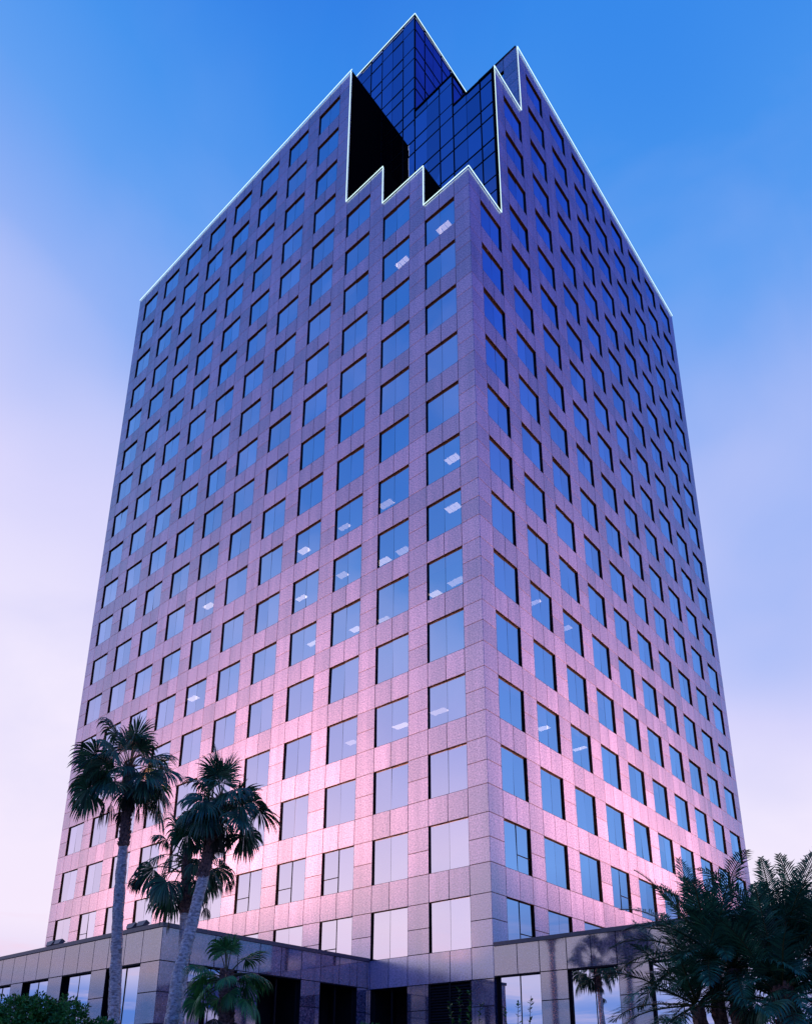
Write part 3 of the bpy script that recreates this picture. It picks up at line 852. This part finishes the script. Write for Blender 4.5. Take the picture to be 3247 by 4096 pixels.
leafy_shrub('leafy_bush', 'rounded dark green bush in front of the low wing at the lower corner', (-.7, -15.6, BASE),
            [(-1.15, -16.35, -43.85, .55, .5), (-.98, -16.0, -43.66, .40, .34), (-.62, -15.5, -43.75, .42, .36), (-.25, -14.9, -44.05, .34, .28), (-.8, -15.8, -44.4, .8, .6), (-1.5, -16.9, -44.0, .5, .45)], 3800, 3, leaf=.065)
leafy_shrub('hedge_bush', 'clipped green shrub at the foot of the dark wing wall', (3.0, -9.9, BASE), [(3.0, -9.9, -43.98, .4, .28), (3.5, -9.5, -44.0, .36, .26), (2.6, -10.4, -44.05, .36, .26), (3.1, -9.9, -44.6, .7, .7)], 2400, 6, leaf=.04)

def sprig_bush(label, base, tops, seed):
    rnd = random.Random(seed)
    root = thing('sprig_bush', W(*base), label, 'shrub', 'slender shrubs before the street wing')
    lm, tm = MB(), MB()
    for (x, y, z) in tops:
        a = W(base[0]+rnd.uniform(-.1, .1), base[1]+rnd.uniform(-.1, .1), base[2]); b = W(x, y, z)
        pts = [a.lerp(b, k/8)+Vector((rnd.uniform(-.02, .02), rnd.uniform(-.02, .02), 0)) for k in range(9)]
        tm.tube(pts, [.014-.0012*k for k in range(9)], n=5)
        for k in range(140):
            t = rnd.uniform(.25, 1.0); p = a.lerp(b, t); an = rnd.uniform(0, 6.28)
            d = Vector((math.cos(an), math.sin(an), rnd.uniform(.2, 1.0))).normalized(); s = d.cross(Vector((0, 0, 1))).normalized()
            l = rnd.uniform(.05, .11); w = l*.25
            i0 = len(lm.v); lm.v += [p, p+d*l*.5+s*w, p+d*l, p+d*l*.5-s*w]; lm.f.append((i0, i0+1, i0+2, i0+3)); lm.m.append(0)
    tm.build('stem', M_TWIG, root); lm.build('foliage', M_SHRUB, root)
sprig_bush('thin upright sprigs in front of the louvres', (9.2, -14.4, BASE), [(9.1, -14.5, -43.75), (9.25, -14.45, -43.78), (9.0, -14.6, -43.95), (9.35, -14.3, -43.95)], 4)
sprig_bush('thin upright sprigs in front of the first mirrored shop window', (9.85, -14.1, BASE), [(9.83, -14.05, -43.95), (10.0, -13.95, -43.85), (9.7, -14.2, -44.02)], 5)

# ------------------------------------------------------------------ ground
def ground_mat(name, c0, c1, sc):
    m, nt, out = mat(name); tc = N(nt, 'ShaderNodeTexCoord'); n = N(nt, 'ShaderNodeTexNoise', Scale=sc, Detail=6.0)
    nt.links.new(tc.outputs['Object'], n.inputs['Vector']); r = ramp(nt, [(.35, c0), (.65, c1)]); nt.links.new(n.outputs['Fac'], r.inputs['Fac'])
    b = N(nt, 'ShaderNodeBsdfPrincipled', Roughness=.9); nt.links.new(r.outputs[0], b.inputs['Base Color']); nt.links.new(b.outputs[0], out.inputs[0]); return m
mb = MB(); mb.quad(Vector((-900, -900, 0)), Vector((900, -900, 0)), Vector((900, 900, 0)), Vector((-900, 900, 0)))
tag(mb.build('ground', ground_mat('ground', (.03, .035, .03), (.06, .06, .055), .4)), kind='structure')
mb = MB(); mb.quad(W(-40, -30, BASE)+Vector((0, 0, .004)), W(30, -30, BASE)+Vector((0, 0, .004)), W(30, -18, BASE)+Vector((0, 0, .004)), W(-40, -18, BASE)+Vector((0, 0, .004)))
tag(mb.build('pavement', ground_mat('paving', (.10, .095, .095), (.16, .15, .15), 2.0)), kind='structure')

# ------------------------------------------------------------------ sky at dusk
world = bpy.data.worlds.new('World'); scn.world = world; world.use_nodes = True
nt = world.node_tree; nt.nodes.clear(); L = nt.links
wo = nt.nodes.new('ShaderNodeOutputWorld'); bg = N(nt, 'ShaderNodeBackground', Strength=1.0)
tc = N(nt, 'ShaderNodeTexCoord')
sep = N(nt, 'ShaderNodeSeparateXYZ'); L.new(tc.outputs['Generated'], sep.inputs[0])
el = math_(nt, 'MULTIPLY', math_(nt, 'ARCSINE', sep.outputs['Z']), 180/math.pi)
# broad soft cloud: bends the height at which the blue turns to lavender
n1 = N(nt, 'ShaderNodeTexNoise', Scale=1.7, Detail=3.0, Roughness=.45); 
mp = N(nt, 'ShaderNodeMapping'); mp.inputs['Scale'].default_value = (1, 1, 1.5); mp.inputs['Location'].default_value = (3.1, .4, 1.3)
L.new(tc.outputs['Generated'], mp.inputs['Vector']); L.new(mp.outputs[0], n1.inputs['Vector'])
sh1 = math_(nt, 'MULTIPLY', math_(nt, 'SUBTRACT', n1.outputs['Fac'], .5), 30.0)
up = math_(nt, 'MULTIPLY_ADD', el, 1/26.0, -8/26.0, clamp=True)
# the clear sky is deeper on the side behind the viewer; a bank of cloud hangs to the left of the tower
deep = math_(nt, 'MULTIPLY', math_(nt, 'MAXIMUM', math_(nt, 'MULTIPLY', sep.outputs['Y'], -1.0), 0.0), 0.0)
def bank(az_, el_, w_, amt):
    a_, b_ = math.radians(az_), math.radians(el_)
    dp = N(nt, 'ShaderNodeVectorMath', operation='DOT_PRODUCT'); L.new(tc.outputs['Generated'], dp.inputs[0])
    dp.inputs[1].default_value = (math.cos(a_)*math.cos(b_), math.sin(a_)*math.cos(b_), math.sin(b_))
    r_ = N(nt, 'ShaderNodeMapRange', interpolation_type='SMOOTHERSTEP'); r_.inputs['From Min'].default_value = math.cos(math.radians(w_)); r_.inputs['From Max'].default_value = 1.0
    r_.inputs['To Max'].default_value = amt
    L.new(dp.outputs['Value'], r_.inputs['Value']); return r_.outputs[0]
banks = math_(nt, 'ADD', bank(172, 36, 36, -9.0), math_(nt, 'ADD', bank(100, 20, 26, -3.0), bank(97, 21, 22, 13.0)))
deep = math_(nt, 'ADD', deep, banks)      # no bending right at the skyline
e1_ = math_(nt, 'ADD', el, math_(nt, 'MULTIPLY', math_(nt, 'ADD', sh1, deep), up))
en = math_(nt, 'DIVIDE', e1_, 90.0, clamp=True)
def st(d, r, g, b): return (d/90, lin(r, g, b))
warm = ramp(nt, [st(0, 100, 130, 200), st(5.3, 112, 152, 228), st(7.2, 228, 216, 246), st(10, 246, 234, 254), st(20, 242, 234, 255), st(30, 216, 214, 253), st(40, 146, 178, 246), st(50, 98, 160, 242), st(58, 72, 148, 238), st(66, 54, 136, 234), st(74, 42, 116, 224), st(90, 38, 104, 215)])
cool = ramp(nt, [st(0, 45, 60, 110), st(7.5, 70, 105, 176), st(15, 112, 168, 240), st(36, 80, 132, 222), st(52, 34, 80, 198), st(70, 24, 58, 178), st(90, 24, 62, 175)])
L.new(en, warm.inputs[0]); L.new(math_(nt, 'DIVIDE', el, 90.0, clamp=True), cool.inputs[0])
dx, dy = math.cos(math.radians(56)), math.sin(math.radians(56))
hl = math_(nt, 'SQRT', math_(nt, 'ADD', math_(nt, 'MULTIPLY', sep.outputs['X'], sep.outputs['X']), math_(nt, 'MULTIPLY', sep.outputs['Y'], sep.outputs['Y'])))
dt = math_(nt, 'DIVIDE', math_(nt, 'ADD', math_(nt, 'MULTIPLY', sep.outputs['X'], dx), math_(nt, 'MULTIPLY', sep.outputs['Y'], dy)), math_(nt, 'MAXIMUM', hl, .001))
mr = N(nt, 'ShaderNodeMapRange', interpolation_type='SMOOTHSTEP'); mr.inputs['From Min'].default_value = .83; mr.inputs['From Max'].default_value = .95
L.new(dt, mr.inputs['Value'])
# behind the viewer the blue of the evening comes further down
back = ramp(nt, [st(0, 100, 130, 200), st(5.3, 112, 152, 228), st(7.2, 228, 214, 244), st(11, 238, 226, 248), st(17, 214, 208, 245), st(24, 172, 182, 238), st(31, 128, 166, 232), st(39, 92, 146, 222), st(48, 58, 120, 210), st(58, 32, 98, 196), st(75, 26, 82, 188), st(90, 38, 104, 215)])
L.new(en, back.inputs[0])
bk = N(nt, 'ShaderNodeMapRange', interpolation_type='SMOOTHSTEP'); bk.inputs['From Min'].default_value = .0; bk.inputs['From Max'].default_value = .4
L.new(math_(nt, 'DIVIDE', math_(nt, 'MULTIPLY', sep.outputs['Y'], -1.0), math_(nt, 'MAXIMUM', hl, .001)), bk.inputs['Value'])
skyw = mix(nt, bk.outputs[0], warm.outputs[0], back.outputs[0])
skyc = mix(nt, mr.outputs[0], skyw, cool.outputs[0])
# unseen quarter of the sky, made strong blue to cool the ambient light
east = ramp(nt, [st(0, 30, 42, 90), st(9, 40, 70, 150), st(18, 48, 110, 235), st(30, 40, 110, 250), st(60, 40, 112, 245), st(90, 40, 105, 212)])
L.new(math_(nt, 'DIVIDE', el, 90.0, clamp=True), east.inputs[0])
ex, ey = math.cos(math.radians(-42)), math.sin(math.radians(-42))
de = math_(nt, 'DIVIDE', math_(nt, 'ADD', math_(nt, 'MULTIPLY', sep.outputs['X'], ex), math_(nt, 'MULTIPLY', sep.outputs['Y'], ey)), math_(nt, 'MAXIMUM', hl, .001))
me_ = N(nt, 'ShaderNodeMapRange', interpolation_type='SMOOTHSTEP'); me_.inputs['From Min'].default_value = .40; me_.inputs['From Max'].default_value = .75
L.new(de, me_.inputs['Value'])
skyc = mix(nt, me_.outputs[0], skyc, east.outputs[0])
# streaky low cloud near the skyline
mp2 = N(nt, 'ShaderNodeMapping'); mp2.inputs['Scale'].default_value = (3.0, 3.0, 26.0)
L.new(tc.outputs['Generated'], mp2.inputs['Vector'])
n2 = N(nt, 'ShaderNodeTexNoise', Scale=1.5, Detail=6.0, Roughness=.6, Distortion=.6); L.new(mp2.outputs[0], n2.inputs['Vector'])
r2_ = ramp(nt, [(.47, (0, 0, 0)), (.66, (1, 1, 1))]); L.new(n2.outputs['Fac'], r2_.inputs[0])
low = N(nt, 'ShaderNodeMapRange', interpolation_type='SMOOTHSTEP'); low.inputs['From Min'].default_value = 13; low.inputs['From Max'].default_value = 6
L.new(el, low.inputs['Value'])
skyc = mix(nt, math_(nt, 'MULTIPLY', math_(nt, 'MULTIPLY', r2_.outputs[0], low.outputs[0]), .75), skyc, lin(244, 214, 236))
# faint veils higher up
n3 = N(nt, 'ShaderNodeTexNoise', Scale=3.2, Detail=5.0, Roughness=.5, Distortion=.4); L.new(mp.outputs[0], n3.inputs['Vector'])
r3_ = ramp(nt, [(.48, (0, 0, 0)), (.78, (1, 1, 1))]); L.new(n3.outputs['Fac'], r3_.inputs[0])
hi = math_(nt, 'MULTIPLY_ADD', el, -1/40.0, 1.75, clamp=True)
veil = math_(nt, 'MULTIPLY', math_(nt, 'MULTIPLY', r3_.outputs[0], hi), math_(nt, 'MULTIPLY_ADD', mr.outputs[0], -.45, .50))
skyc = mix(nt, veil, skyc, lin(196, 200, 246))
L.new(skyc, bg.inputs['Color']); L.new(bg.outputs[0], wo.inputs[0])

# ------------------------------------------------------------------ camera
cam = bpy.data.cameras.new('camera'); co_ = bpy.data.objects.new('camera', cam); COL.objects.link(co_)
co_.location = W(*CAM)
Rm = Matrix((RX, -RY, -RZ)).transposed()
co_.rotation_euler = Rm.to_euler()
cam.sensor_fit = 'HORIZONTAL'; cam.sensor_width = 36.0; cam.lens = FPX/3247*36.0
cam.shift_x = (1623.5-CXP)/3247; cam.shift_y = (CYP-2048)/3247
cam.clip_start = .1; cam.clip_end = 4000
scn.camera = co_
vs = scn.view_settings; vs.view_transform = 'Standard'; vs.look = 'None'; vs.exposure = 0; vs.gamma = 1
scn.cycles.max_bounces = 6; scn.cycles.transparent_max_bounces = 6
scn.cycles.sample_clamp_indirect = 4
